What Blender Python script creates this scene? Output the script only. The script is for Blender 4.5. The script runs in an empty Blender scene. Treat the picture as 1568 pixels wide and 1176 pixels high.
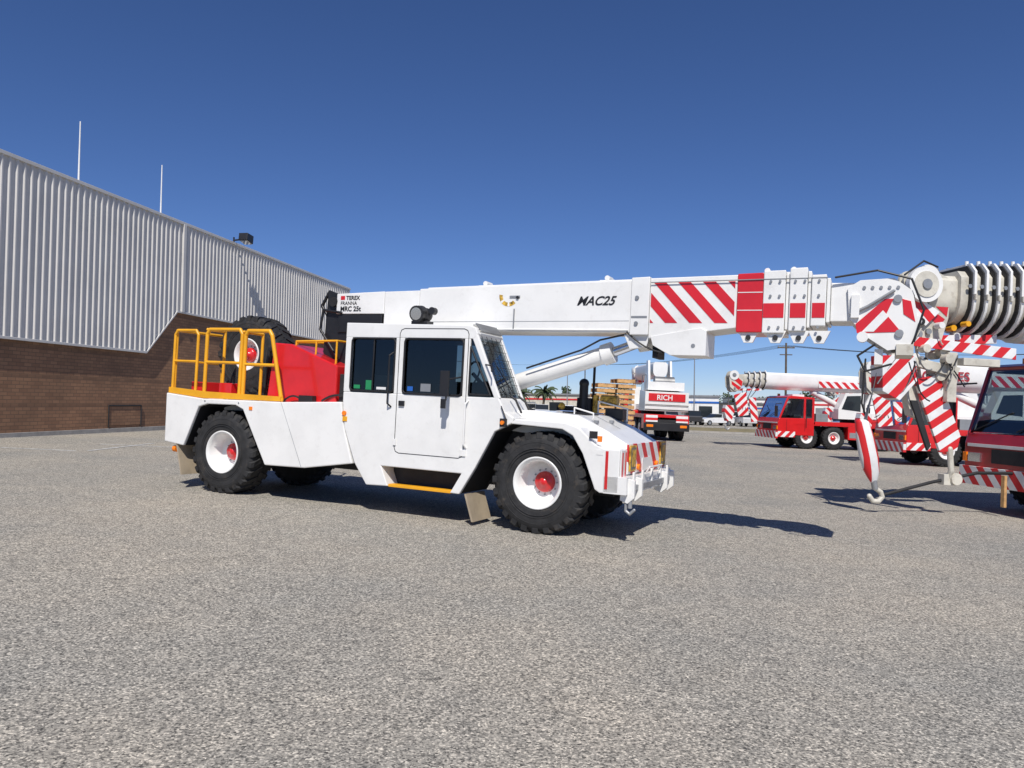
import bpy, bmesh, math, random
from mathutils import Vector, Matrix
random.seed(7)
K=0.033
def gz(x): return -K*25*math.tanh(x/25)
scene=bpy.context.scene
# ---------------------------------------------------------------- materials
def newmat(name):
    m=bpy.data.materials.new(name); m.use_nodes=True
    nt=m.node_tree; b=nt.nodes['Principled BSDF']
    return m,nt,b
def N(nt,t,**k):
    n=nt.nodes.new(t)
    for a,v in k.items(): setattr(n,a,v)
    return n
def objco(nt): return N(nt,'ShaderNodeTexCoord').outputs['Object']
def noise(nt,vec,scale,detail=4,rough=.6):
    n=N(nt,'ShaderNodeTexNoise'); n.inputs['Scale'].default_value=scale
    n.inputs['Detail'].default_value=detail; n.inputs['Roughness'].default_value=rough
    nt.links.new(vec,n.inputs['Vector']); return n.outputs['Fac']
def ramp(nt,fac,stops):
    r=N(nt,'ShaderNodeValToRGB'); e=r.color_ramp.elements
    e[0].position=stops[0][0]; e[0].color=(*stops[0][1],1)
    e[1].position=stops[-1][0]; e[1].color=(*stops[-1][1],1)
    for p,c in stops[1:-1]:
        x=e.new(p); x.color=(*c,1)
    nt.links.new(fac,r.inputs['Fac']); return r.outputs['Color']
def mixc(nt,fac,a,b,mode='MIX'):
    m=N(nt,'ShaderNodeMix',data_type='RGBA',blend_type=mode)
    for s,v in ((0,fac),(6,a),(7,b)):
        if hasattr(v,'links'): nt.links.new(v,m.inputs[s])
        elif s==0: m.inputs[0].default_value=v
        else: m.inputs[s].default_value=(*v,1)
    return m.outputs[2]
def math_(nt,op,a,b=None,c=None):
    m=N(nt,'ShaderNodeMath',operation=op)
    for i,v in enumerate((a,b,c)):
        if v is None: continue
        if hasattr(v,'links'): nt.links.new(v,m.inputs[i])
        else: m.inputs[i].default_value=v
    return m.outputs[0]
def bump(nt,b,h,strength,dist):
    n=N(nt,'ShaderNodeBump'); n.inputs['Strength'].default_value=strength; n.inputs['Distance'].default_value=dist
    nt.links.new(h,n.inputs['Height']); nt.links.new(n.outputs[0],b.inputs['Normal'])
def paint(name,col,rough=.35,var=.08,metal=0,scale=1.5,bmp=0,dirt=.0,coat=0):
    m,nt,b=newmat(name); co=objco(nt)
    f=noise(nt,co,scale,4,.65)
    lo=tuple(c*(1-var*1.6) for c in col); hi=tuple(min(1,c*(1+var*.4)) for c in col)
    c=ramp(nt,f,[(.3,lo),(.6,hi)])
    if dirt:
        g=noise(nt,co,7,5,.7); gg=ramp(nt,g,[(.55,(0,0,0)),(.75,(dirt,)*3)])
        c=mixc(nt,gg,c,(.22,.17,.12))
    nt.links.new(c,b.inputs['Base Color'])
    b.inputs['Roughness'].default_value=rough; b.inputs['Metallic'].default_value=metal
    b.inputs['Coat Weight'].default_value=coat; b.inputs['Coat Roughness'].default_value=.08
    if bmp: bump(nt,b,noise(nt,co,30,3),bmp,.01)
    return m
def stripes(name,vec,period,duty=.5,c1=(.62,.02,.025),c2=(.8,.8,.79)):
    m,nt,b=newmat(name); co=objco(nt)
    d=N(nt,'ShaderNodeVectorMath',operation='DOT_PRODUCT'); nt.links.new(co,d.inputs[0]); d.inputs[1].default_value=vec
    v=math_(nt,'FRACT',math_(nt,'DIVIDE',d.outputs['Value'],period))
    s=math_(nt,'LESS_THAN',v,duty)
    w=ramp(nt,noise(nt,co,4,4),[(.3,tuple(x*.85 for x in c2)),(.6,c2)])
    nt.links.new(mixc(nt,s,w,c1),b.inputs['Base Color']); b.inputs['Roughness'].default_value=.4
    return m
WHITE=paint('white_paint',(.80,.795,.77),.32,.05,dirt=.12,coat=.3)
WHITE2=paint('white_paint_boom',(.79,.785,.76),.38,.05,dirt=.12,coat=.2)
CREAM=paint('cream_white',(.60,.57,.49),.5,.18,dirt=.55)
RED=paint('red_paint',(.62,.014,.016),.30,.10,coat=.5)
DRED=paint('dark_red_paint',(.36,.014,.02),.30,.12,coat=.5)
YEL=paint('yellow_paint',(.80,.38,.015),.4,.1,dirt=.1)
BLACK=paint('black_paint',(.015,.015,.017),.45,.3)
DARK=paint('dark_chassis',(.018,.018,.020),.7,.4)
GREY=paint('grey_metal',(.32,.33,.34),.45,.15,metal=.4)
STEEL=paint('steel_rope',(.25,.25,.25),.5,.2,metal=.7)
RUBBER=paint('tyre_rubber',(.022,.022,.023),.75,.35,scale=6,bmp=.3,dirt=.22)
FLAP=paint('mudflap',(.38,.31,.22),.8,.2)
INT=paint('interior_plastic',(.02,.02,.022),.6,.3)
SEAT=paint('seat_fabric',(.06,.06,.07),.9,.3)
ORANGE=paint('orange_lens',(.9,.22,.01),.2,.05)
AMBER=paint('reflective_yellow',(.62,.38,.05),.4,.6,scale=14,dirt=.4)
GREEN=paint('green_sticker',(.02,.25,.09),.4,.05)
BLUE=paint('blue_sticker',(.02,.12,.45),.4,.05)
CHROME=paint('lamp_glass',(.6,.62,.65),.08,.05,metal=.9)
WOOD=paint('timber',(.62,.36,.15),.8,.25,scale=5)
CONC=paint('concrete',(.36,.34,.31),.85,.15,scale=3,bmp=.3)
def glass(name,tint,f0=.08):
    m,nt,b=newmat(name); nt.nodes.remove(b)
    out=nt.nodes['Material Output']
    tr=N(nt,'ShaderNodeBsdfTransparent'); tr.inputs[0].default_value=(*tint,1)
    gl=N(nt,'ShaderNodeBsdfGlossy'); gl.inputs['Roughness'].default_value=.02; gl.inputs[0].default_value=(.9,.95,1,1)
    fr=N(nt,'ShaderNodeLayerWeight'); fr.inputs[0].default_value=.22
    fa=math_(nt,'ADD',math_(nt,'MULTIPLY',fr.outputs['Fresnel'],.8),f0)
    mx=N(nt,'ShaderNodeMixShader'); nt.links.new(fa,mx.inputs[0]); nt.links.new(tr.outputs[0],mx.inputs[1]); nt.links.new(gl.outputs[0],mx.inputs[2])
    nt.links.new(mx.outputs[0],out.inputs['Surface']); return m
GLASS=glass('cab_glass',(.42,.46,.46),.03)
WGLASS=glass('windscreen_glass',(.55,.62,.63),.10)
DGLASS=paint('car_window',(.02,.025,.03),.06,.1)
STR_A=stripes('chevron_diag',(.72,0,.70),.34)
STR_B=stripes('chevron_bumper',(0,.75,.66),.32)
STR_C=stripes('chevron_vert',(0,0,1),.30)
STR_D=stripes('chevron_diag_wide',(.70,0,-.71),.34)
STR_E=stripes('chevron_hook',(-.55,0,-.83),.30)

# ---------------------------------------------------------------- mesh builder
class B:
    def __init__(s): s.v=[];s.f=[];s.m=[];s.s=[];s.mats=[]
    def mi(s,mat):
        if mat not in s.mats: s.mats.append(mat)
        return s.mats.index(mat)
    def add(s,vs,fs,mat,smooth=False):
        o=len(s.v); s.v+= [tuple(v) for v in vs]; i=s.mi(mat)
        for f in fs: s.f.append([o+k for k in f]); s.m.append(i); s.s.append(smooth)
    def box(s,x0,x1,y0,y1,z0,z1,mat):
        vs=[(x,y,z) for x in (x0,x1) for y in (y0,y1) for z in (z0,z1)]
        s.add(vs,[(0,1,3,2),(4,6,7,5),(0,4,5,1),(2,3,7,6),(0,2,6,4),(1,5,7,3)],mat)
    def prism(s,pts,y0,y1,mat):
        n=len(pts); vs=[(x,y0,z) for x,z in pts]+[(x,y1,z) for x,z in pts]
        s.add(vs,[list(range(n)),list(range(n,2*n))]+[(i,(i+1)%n,n+(i+1)%n,n+i) for i in range(n)],mat)
    def liner(s,pts,y0,y1,mat,th=.006):
        off=[]
        for i,p in enumerate(pts):
            a=pts[max(0,i-1)]; c=pts[min(len(pts)-1,i+1)]; d=Vector((c[0]-a[0],c[1]-a[1])).normalized(); off.append((p[0]+d.y*th,p[1]-d.x*th))
        for i in range(len(pts)-1):
            q=[off[i],off[i+1]]
            s.quad([(q[0][0],y0,q[0][1]),(q[1][0],y0,q[1][1]),(q[1][0],y1,q[1][1]),(q[0][0],y1,q[0][1])],mat)
    def prismx(s,pts,x0,x1,mat,smooth=False):
        n=len(pts); vs=[(x0,y,z) for y,z in pts]+[(x1,y,z) for y,z in pts]
        s.add(vs,[list(range(n)),list(range(n,2*n))],mat)
        s.add(vs,[(i,(i+1)%n,n+(i+1)%n,n+i) for i in range(n)],mat,smooth)
    def quad(s,vs,mat): s.add(vs,[list(range(len(vs)))],mat)
    def cyl(s,p0,p1,r,mat,r2=None,seg=16,caps=True):
        p0=Vector(p0);p1=Vector(p1); d=(p1-p0)
        if d.length<1e-6: return
        d.normalize(); u=d.orthogonal().normalized(); w=d.cross(u); r2=r if r2 is None else r2
        A=[2*math.pi*i/seg for i in range(seg)]
        a=[p0+(u*math.cos(t)+w*math.sin(t))*r for t in A]; b=[p1+(u*math.cos(t)+w*math.sin(t))*r2 for t in A]
        s.add(a+b,[(i,(i+1)%seg,seg+(i+1)%seg,seg+i) for i in range(seg)],mat,True)
        if caps: s.add(a,[list(range(seg))],mat); s.add(b,[list(range(seg))],mat)
    def tube(s,pts,r,mat,seg=8,closed=False):
        pts=list(pts)
        if closed: pts.append(pts[0])
        for a,b in zip(pts,pts[1:]): s.cyl(a,b,r,mat,seg=seg)
        for p in pts: s.ball(p,r*1.0,mat,8,5)
    def hose(s,p0,p1,sag,r,mat,n=8):
        p0=Vector(p0);p1=Vector(p1); pts=[]
        for i in range(n+1):
            t=i/n; p=p0.lerp(p1,t); p.z-=sag*4*t*(1-t); pts.append(p)
        for a,b in zip(pts,pts[1:]): s.cyl(a,b,r,mat,seg=6,caps=False)
    def ball(s,c,r,mat,seg=14,rings=9,sc=(1,1,1)):
        vs=[];fs=[]
        for i in range(rings+1):
            ph=math.pi*i/rings
            for j in range(seg):
                t=2*math.pi*j/seg
                vs.append((c[0]+r*sc[0]*math.sin(ph)*math.cos(t),c[1]+r*sc[1]*math.sin(ph)*math.sin(t),c[2]+r*sc[2]*math.cos(ph)))
        for i in range(rings):
            for j in range(seg): fs.append((i*seg+j,i*seg+(j+1)%seg,(i+1)*seg+(j+1)%seg,(i+1)*seg+j))
        s.add(vs,fs,mat,True)
    def lathe(s,c,prof,mat,seg=40,d=1):
        vs=[];fs=[];n=len(prof)
        for o,r in prof:
            for j in range(seg):
                t=2*math.pi*j/seg; vs.append((c[0]+r*math.cos(t),c[1]+o*d,c[2]+r*math.sin(t)))
        for i in range(n-1):
            for j in range(seg): fs.append((i*seg+j,i*seg+(j+1)%seg,(i+1)*seg+(j+1)%seg,(i+1)*seg+j))
        s.add(vs,fs,mat,True)
    def obj(s,name,parent=None,bevel=0,seg=2):
        me=bpy.data.meshes.new(name); me.from_pydata(s.v,[],s.f); me.update()
        for mt in s.mats: me.materials.append(mt)
        for p,i,sm in zip(me.polygons,s.m,s.s): p.material_index=i; p.use_smooth=sm
        bm=bmesh.new(); bm.from_mesh(me); bmesh.ops.recalc_face_normals(bm,faces=bm.faces); bm.to_mesh(me); bm.free()
        o=bpy.data.objects.new(name,me); scene.collection.objects.link(o)
        if parent: o.parent=parent
        if bevel:
            md=o.modifiers.new('bevel','BEVEL'); md.width=bevel; md.segments=seg; md.limit_method='ANGLE'; md.angle_limit=math.radians(40); md.harden_normals=False
        return o
def empty(name,M=None):
    e=bpy.data.objects.new(name,None); scene.collection.objects.link(e)
    if M is not None: e.matrix_world=M
    return e
def frame(x,y,ang,tilt=True):
    n=Vector((K/math.cosh(x/25)**2,0,1)).normalized() if tilt else Vector((0,0,1))
    fx=Vector((math.cos(ang),math.sin(ang),0)); fx=(fx-n*fx.dot(n)).normalized(); fy=n.cross(fx)
    M=Matrix((fx,fy,n)).transposed().to_4x4(); M.translation=Vector((x,y,gz(x))); return M
def text(name,parent,s,loc,size,mat,rot=(math.pi/2,0,0),shear=0,bold=.0):
    c=bpy.data.curves.new(name,'FONT'); c.body=s; c.size=size; c.extrude=.002; c.shear=shear; c.offset=bold
    c.materials.append(mat); o=bpy.data.objects.new(name,c); scene.collection.objects.link(o)
    o.parent=parent; o.location=loc; o.rotation_euler=rot; return o
def wheel(name,root,c,R,W,rimR,d,rim,hub,lugs=24,hubr=.19,seg=48,dp=.19,bolts=12):
    """c = centre of outer face; d = direction to the inside along y; dp = dish depth"""
    b=B()
    b.lathe(c,[(.07,rimR-.005),(.015,rimR+.015),(.012,rimR+.05),(-.004,R*.74),(.010,R*.86),(.05,R*.94),(.11,R*.968),(W*.5,R*.975),(W-.11,R*.968),(W-.05,R*.94),(W,R*.8),(W-.02,rimR)],RUBBER,seg,d)
    for rr in (.62,.665,.78): b.lathe(c,[(-.001+.003*(rr>.7),R*rr),(-.010+.006*(rr>.7),R*(rr+.006)),(-.002+.003*(rr>.7),R*(rr+.018))],RUBBER,seg,d)
    for side in (0,1):
        for i in range(lugs):
            th=2*math.pi*(i+.5*side)/lugs; w=2*math.pi/lugs*.29
            st=[(.008,.865,.88,0),(.016,.91,.965,0),(.06,.95,1.0,.1),(.5*W+.02,.95,1.004,.65)]
            vs=[];fs=[]
            for (o,ri,ro,sk) in st:
                oo=o if side==0 else W-o
                t=th+sk*2*math.pi/lugs
                for (rr,tt) in ((ri,t-w),(ro,t-w*.8),(ro,t+w*.8),(ri,t+w)):
                    vs.append((c[0]+R*rr*math.cos(tt),c[1]+oo*d,c[2]+R*rr*math.sin(tt)))
            for k in range(3):
                for j in range(3): fs.append((k*4+j,k*4+j+1,k*4+4+j+1,k*4+4+j))
            fs.append((12,13,14,15)); fs.append((0,1,2,3))
            b.add(vs,fs,RUBBER)
    b.lathe(c,[(.05,rimR+.005),(.006,rimR+.014),(.0,rimR+.004),(.004,rimR-.012),(.03,rimR-.03),(.05,rimR-.05),(dp-.03,rimR-.065),(dp-.01,rimR-.085),(dp,hubr+.03),(dp,.01)],rim,seg,d)
    b.lathe(c,[(dp,hubr),(dp-.05,hubr-.005),(dp-.08,hubr*.82),(dp-.08,hubr*.45),(dp-.11,hubr*.40),(dp-.115,.001)],hub,24,d)
    for i in range(bolts):
        t=2*math.pi*i/bolts; r=hubr+.03
        p=(c[0]+r*math.cos(t),c[1]+(dp-.02)*d,c[2]+r*math.sin(t)); q=(p[0],c[1]+(dp+.01)*d,p[2])
        b.cyl(p,q,.012,GREY,seg=6)
    return b.obj(name,root)

# ---------------------------------------------------------------- ground
def sheet(name,x0,x1,y0,y1,off,mat,nx=None,parent=None):
    if nx is None: nx=max(2,int((x1-x0)/2))
    xs=[x0+(x1-x0)*i/nx for i in range(nx+1)]
    vs=[];fs=[]
    for y in (y0,y1):
        for x in xs: vs.append((x,y,gz(x)+off))
    for i in range(nx): fs.append((i,i+1,nx+1+i+1,nx+1+i))
    b=B(); b.add(vs,fs,mat); return b.obj(name,parent)
def asphalt():
    m,nt,b=newmat('asphalt'); co=objco(nt)
    v=N(nt,'ShaderNodeTexVoronoi'); v.inputs['Scale'].default_value=85; nt.links.new(co,v.inputs['Vector'])
    sp=N(nt,'ShaderNodeSeparateColor'); nt.links.new(v.outputs['Color'],sp.inputs[0])
    c=ramp(nt,sp.outputs[0],[(0,(.10,.097,.09)),(.25,(.26,.247,.218)),(.75,(.395,.372,.325)),(1,(.68,.63,.54))])
    n0=noise(nt,co,38,3,.75); c=mixc(nt,1,c,ramp(nt,n0,[(.32,(.38,.38,.39)),(.5,(1.0,1.0,1.0)),(.7,(1.42,1.40,1.36))]),'MULTIPLY')
    n1=noise(nt,co,7,4,.7); c=mixc(nt,1,c,ramp(nt,n1,[(.3,(.85,.85,.86)),(.7,(1.12,1.11,1.10))]),'MULTIPLY')
    n2=noise(nt,co,.30,4,.6); c=mixc(nt,1,c,ramp(nt,n2,[(.3,(.84,.865,.89)),(.65,(1.09,1.06,1.02))]),'MULTIPLY')
    n4=noise(nt,co,1.1,4,.6); c=mixc(nt,1,c,ramp(nt,n4,[(.22,(.55,.55,.55)),(.30,(.97,.97,.97)),(.7,(1.03,1.03,1.03))]),'MULTIPLY')
    nt.links.new(c,b.inputs['Base Color']); b.inputs['Roughness'].default_value=.9
    b.inputs['Specular IOR Level'].default_value=.15
    bump(nt,b,n0,.6,.012)
    return m
ASPH=asphalt()
LINE=paint('worn_line_paint',(.62,.62,.60),.8,.45,scale=9)
def grassmat():
    m,nt,b=newmat('dry_grass'); co=objco(nt)
    c=ramp(nt,noise(nt,co,.8,6,.8),[(.3,(.07,.075,.03)),(.5,(.22,.18,.09)),(.7,(.34,.27,.15))])
    nt.links.new(c,b.inputs['Base Color']); b.inputs['Roughness'].default_value=1; return m
GRASS=grassmat()
xs=sorted(set([-1500,-800,-400,-200,-120,-90]+list(range(-70,72,2))+[90,120,200,400,800,1500]))
ys=[-40,-10,0,4,8,12,16,20,30,40,55,75,100,150,300,700,2500]
b=B(); vs=[(x,y,gz(x)) for y in ys for x in xs]; n=len(xs)
b.add(vs,[(j*n+i,j*n+i+1,(j+1)*n+i+1,(j+1)*n+i) for j in range(len(ys)-1) for i in range(n-1)],ASPH,True)
b.obj('ground')
sheet('grass_verge',-4,90,66,82,.06,GRASS)
b=B()
for x in range(-4,90,2): b.add([(x,65.7,gz(x)-.05),(x+2,65.7,gz(x+2)-.05),(x+2,65.7,gz(x+2)+.15),(x,65.7,gz(x)+.15),(x,66.05,gz(x)-.05),(x+2,66.05,gz(x+2)-.05),(x+2,66.05,gz(x+2)+.15),(x,66.05,gz(x)+.15)],[(0,1,2,3),(3,2,6,7),(4,5,6,7)],CONC)
b.obj('kerb')
sheet('grass_field',-90,400,125,700,.02,GRASS,60)
for (x0,x1,y) in ((-13.6,-11.6,20.5),(-12.4,-10.2,23.2),(-14.2,-12.6,18.3)):
    sheet('painted_parking_line',x0,x1,y,y+.12,.006,LINE)
for (x,y0,y1) in ((-11.4,20.7,24.5),):
    sheet('painted_parking_line',x,x+.10,y0,y1,.010,LINE,1)

# ---------------------------------------------------------------- warehouse
def brick():
    m,nt,b=newmat('brown_brick'); co=objco(nt)
    s=N(nt,'ShaderNodeSeparateXYZ'); nt.links.new(co,s.inputs[0]); cb=N(nt,'ShaderNodeCombineXYZ')
    nt.links.new(math_(nt,'ADD',s.outputs[0],s.outputs[1]),cb.inputs[0]); nt.links.new(s.outputs[2],cb.inputs[1])
    t=N(nt,'ShaderNodeTexBrick'); nt.links.new(cb.outputs[0],t.inputs['Vector'])
    t.inputs['Scale'].default_value=1; t.inputs['Brick Width'].default_value=.32; t.inputs['Row Height'].default_value=.12
    t.inputs['Mortar Size'].default_value=.010
    t.inputs['Color1'].default_value=(.33,.185,.105,1); t.inputs['Color2'].default_value=(.245,.135,.078,1); t.inputs['Mortar'].default_value=(.16,.10,.065,1)
    c=mixc(nt,1,t.outputs['Color'],ramp(nt,noise(nt,co,.5,4),[(.3,(.8,.8,.8)),(.7,(1.2,1.15,1.1))]),'MULTIPLY')
    # darker horizontal bands at even heights, in the colour only
    bz=math_(nt,'FRACT',math_(nt,'DIVIDE',s.outputs[2],.96)); bd=math_(nt,'LESS_THAN',bz,.10)
    c=mixc(nt,math_(nt,'MULTIPLY',bd,.35),c,(.08,.05,.035))
    nt.links.new(c,b.inputs['Base Color']); b.inputs['Roughness'].default_value=.9
    bump(nt,b,t.outputs['Fac'],-.8,.02); return m
BRICK=brick()
CLAD=paint('metal_cladding',(.62,.60,.565),.42,.06,metal=.0,scale=.6)
M=Matrix.Translation((-16.0,24,gz(-16)))@Matrix.Rotation(math.atan2(1,.168),4,'Z')
wh=empty('corrugated_warehouse',M)
g0=gz(-16)
ZT=9.3-g0; Z1=3.62-g0; Z2=5.5-g0; T0=-14.;T1=28.5; TA=7.0;TB=9.0; DEP=30
b=B(); b.box(T0,T1,0,.25,-.6,Z2+.1,BRICK); b.box(T1-.25,T1,.25,DEP,-.6,ZT-.1,BRICK); b.box(T0,T0+.25,.25,DEP,-.6,ZT-.1,BRICK); b.box(T0,T1,DEP-.25,DEP,-.6,ZT-.1,BRICK)
b.box(T0,T1,.03,.25,Z2+.1,ZT-.1,BRICK)
b.obj('brick_wall',wh)
def zb(t):
    if t<TA: return Z1
    if t>TB: return Z2
    return Z1+(Z2-Z1)*(t-TA)/(TB-TA)
b=B(); pt=[]
t=T0; P=.30
while t<T1:
    for (o,dd) in ((0,-.09),(.14,-.09),(.18,-.155),(.23,-.155),(.27,-.09)): pt.append((t+o,dd))
    t+=P
vs=[]
for (tt,dd) in pt: vs+=[(tt,dd,zb(tt)),(tt,dd,ZT)]
b.add(vs,[(2*i,2*i+2,2*i+3,2*i+1) for i in range(len(pt)-1)],CLAD)
b.obj('corrugated_cladding',wh)
b=B()
b.box(T0-.1,T1+.1,-.18,.4,ZT-.02,ZT+.10,CLAD)
b.box(T0,TA,-.165,-.10,Z1-.06,Z1+.03,CLAD); b.box(TB,T1,-.165,-.10,Z2-.06,Z2+.03,CLAD)
b.add([(TA,-.165,Z1-.06),(TB,-.165,Z2-.06),(TB,-.165,Z2+.03),(TA,-.165,Z1+.03),(TA,-.10,Z1-.06),(TB,-.10,Z2-.06),(TB,-.10,Z2+.03),(TA,-.10,Z1+.03)],[(0,1,2,3),(4,5,6,7),(0,1,5,4),(3,2,6,7)],CLAD)
b.box(T0,TA,-.10,0,Z1-.04,Z1,DARK); b.box(TB,T1,-.10,0,Z2-.04,Z2,DARK)
b.box(9.25,9.45,-.20,-.14,Z2,ZT,CLAD)
b.box(T0,T1,-.05,-.003,-.05,.14,CONC)
b.box(T0,T1,.3,DEP,ZT-.2,ZT-.05,GREY)
b.obj('roof_and_trim',wh,.01)
b=B(); b.box(5.0,6.9,-.03,-.004,.25,1.0,BRICK); b.tube([(5.0,-.04,.2),(5.0,-.04,1.0),(6.9,-.04,1.0),(6.9,-.04,.2)],.025,DARK); b.obj('service_hatch',wh)
b=B()
b.cyl((3.5,.3,ZT),(3.5,.3,ZT+2.4),.035,WHITE,.02); b.cyl((8.3,.3,ZT),(8.3,.3,ZT+2.3),.035,WHITE,.02)
b.obj('roof_mast',wh)
b=B()
b.cyl((13.5,-.1,ZT-.5),(13.5,-.1,ZT+.35),.04,BLACK); b.cyl((13.5,-.1,ZT+.2),(13.5,-.75,ZT+.25),.04,BLACK)
b.prism([(13.2,ZT+.15),(13.8,ZT+.05),(13.85,ZT+.45),(13.25,ZT+.5)],-.95,-.5,BLACK)
b.prism([(13.3,ZT+.12),(13.75,ZT+.02),(13.75,ZT+.05),(13.3,ZT+.15)],-.92,-.53,CHROME)
b.obj('floodlight',wh,.02)

# ---------------------------------------------------------------- pick-and-carry crane
ANG=-math.radians(25.2)
FM=frame(.34,11.0,ANG)
cr=empty('mobile_crane',FM)
Wd=2.5
rear=[(-7.48,1.72),(-7.46,.83),(-6.98,.78),(-6.66,1.50),(-6.45,1.56),(-5.78,1.57),(-5.60,1.50),(-5.04,.58),(-4.19,.60),(-3.22,.75),(-3.42,1.31),(-3.50,1.73),(-4.75,1.67),(-6.57,1.65)]
b=B(); b.prism(rear,0,.62,WHITE); b.prism(rear,Wd-.62,Wd,WHITE)
b.box(-7.46,-3.5,.62,Wd-.62,1.45,1.655,WHITE); b.box(-7.5,-7.40,.62,Wd-.62,.75,1.5,WHITE)
b.obj('rear_body',cr,.018)
b=B(); ar=[(-6.98,.785),(-6.66,1.50),(-6.45,1.56),(-5.78,1.57),(-5.60,1.50),(-5.04,.585)]
b.liner(ar,.05,.64,DARK); b.liner(ar,Wd-.64,Wd-.05,DARK)
b.liner([(-5.04,.58),(-4.19,.60),(-3.22,.75)],.05,.62,DARK)  # dark sheet along the underside of the rear body, outside the wheel arch
ar2=[(-1.24,.46),(-1.0,.85),(-.70,1.42),(-.42,1.555)]; b.liner(ar2,.05,.9,DARK,.008)
ar4=[(-.44,1.55),(.36,1.52),(.52,1.44),(.68,1.20),(.88,.72)]
b.liner(ar4,.05,.58,DARK,.008); b.liner(ar4,Wd-.58,Wd-.05,DARK,.008)
b.obj('arch_liners_and_underside',cr)
b=B(); b.box(-7.3,-3.0,.85,1.65,.55,1.46,DARK); b.cyl((-6.05,.5,.72),(-6.05,2.0,.72),.16,DARK); b.box(-6.3,-5.8,.9,1.6,.45,1.0,DARK)
b.box(-3.4,.9,.8,1.7,.55,1.42,DARK); b.cyl((0,.5,.73),(0,2.0,.73),.16,DARK); b.cyl((-3.2,1.25,.5),(-3.2,1.25,1.9),.25,DARK)
b.box(-5.0,-3.3,.64,.84,.7,1.3,DARK); b.box(-5.5,-3.3,1.7,1.9,.5,1.3,DARK); b.box(-7.2,-5.0,.66,.86,1.0,1.45,DARK)
b.box(-.9,.9,.62,.82,.9,1.5,DARK)
b.obj('chassis',cr,.01)
for nm,x in (('wheel_front_near',0.),('wheel_rear_near',-6.07)):
    wheel(nm,cr,(x,.03,.725),.74,.56,.365,1,WHITE,RED,hubr=.155,dp=.33)
for nm,x in (('wheel_front_far',0.),('wheel_rear_far',-6.07)):
    wheel(nm,cr,(x,Wd-.03,.725),.74,.56,.365,-1,WHITE,RED,hubr=.155,dp=.33)
cab=[(-3.47,1.90),(-3.47,1.75),(-3.41,1.31),(-3.18,.774),(-2.93,.44),(-2.52,.455),(-2.66,.76),(-1.22,.76),(-1.40,.455),(-1.24,.45),(-1.0,.85),(-.70,1.42),(-.42,1.56),(-.40,1.64),(-.55,1.72),(-.66,1.92)]
b=B(); b.prism(cab,0,.88,WHITE); b.obj('cab_lower',cr,.015)
b=B()
b.prism([(-3.47,2.78),(-3.47,3.02),(-1.20,2.985),(-1.10,2.95),(-1.06,2.86),(-1.10,2.78)],0,.88,WHITE)
for y0,y1 in ((0,.06),(.82,.88)):
    b.box(-3.47,-3.34,y0,y1,1.90,2.785,WHITE); b.box(-2.50,-2.34,y0,y1,1.90,2.785,WHITE); b.box(-1.275,-1.175,y0,y1,1.90,2.785,WHITE)
    b.prism([(-1.15,2.80),(-1.07,2.86),(-.64,1.91),(-.73,1.90)],y0,y1,WHITE)
b.box(-3.47,-3.43,.06,.82,1.9,2.8,WHITE)
b.obj('cab_frame',cr,.012)
b=B()
b.box(-3.42,-.75,.05,.83,1.90,1.93,INT); b.box(-3.42,-2.45,.79,.815,1.93,2.78,INT); b.box(-3.42,-3.38,.06,.8,1.93,2.78,INT); b.box(-2.45,-1.25,.79,.815,1.93,2.15,INT);b.box(-2.45,-1.85,.79,.815,2.15,2.78,INT)
b.box(-3.4,-1.12,.07,.8,2.74,2.785,INT)
b.box(-2.35,-1.85,.2,.7,1.93,2.08,SEAT); b.prism([(-2.4,2.0),(-2.28,2.0),(-2.38,2.62),(-2.5,2.62)],.22,.68,SEAT); b.box(-2.5,-2.4,.33,.57,2.6,2.76,SEAT)
b.prism([(-1.2,1.93),(-.78,1.93),(-.9,2.16),(-1.25,2.12)],.1,.78,INT)
tc=Vector((-1.35,.45,2.28)); ring=[]
for i in range(16):
    t=2*math.pi*i/16; ring.append(tc+Vector((math.cos(t)*.06,math.sin(t)*.2,math.cos(t)*.19)))
b.tube(ring,.016,INT,6,True); b.cyl(tc,(-1.1,.45,2.05),.03,INT)
b.box(-3.1,-2.75,.3,.6,1.93,2.2,GREY)
b.obj('cab_interior',cr,.01)
b=B(); b.prism([(-3.34,1.905),(-.72,1.905),(-1.12,2.79),(-3.34,2.79)],.028,.034,GLASS)
b.prism([(-.70,1.915),(-.69,1.92),(-1.10,2.84),(-1.11,2.835)],.065,.815,WGLASS)
b.obj('cab_windows',cr)
b=B()
def rect(b,x0,x1,z0,z1,r,mat,y=-.002,rc=.05):
    pts=[(x0+rc,y,z0),(x1-rc,y,z0),(x1-rc*.3,y,z0+rc*.3),(x1,y,z0+rc),(x1,y,z1-rc),(x1-rc*.3,y,z1-rc*.3),(x1-rc,y,z1),(x0+rc,y,z1),(x0+rc*.3,y,z1-rc*.3),(x0,y,z1-rc),(x0,y,z0+rc),(x0+rc*.3,y,z0+rc*.3)]
    b.tube(pts,r,mat,6,True)
rect(b,-3.34,-2.51,1.93,2.77,.016,BLACK); rect(b,-2.33,-1.285,1.92,2.77,.018,BLACK)
b.tube([(-1.16,0,1.95),(-.80,0,1.95),(-1.16,0,2.66)],.016,BLACK,6,True)
rect(b,-2.43,-1.205,.985,2.93,.006,BLACK,y=0.0,rc=.08)
b.cyl((-2.92,.015,1.93),(-2.92,.015,2.77),.014,BLACK,seg=6)
for z in (1.915,2.845): b.cyl((-.695-(z-1.92)*.445,.05,z),(-.695-(z-1.92)*.445,.83,z),.018,BLACK,seg=6)
b.obj('window_seals',cr)
b=B()
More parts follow.
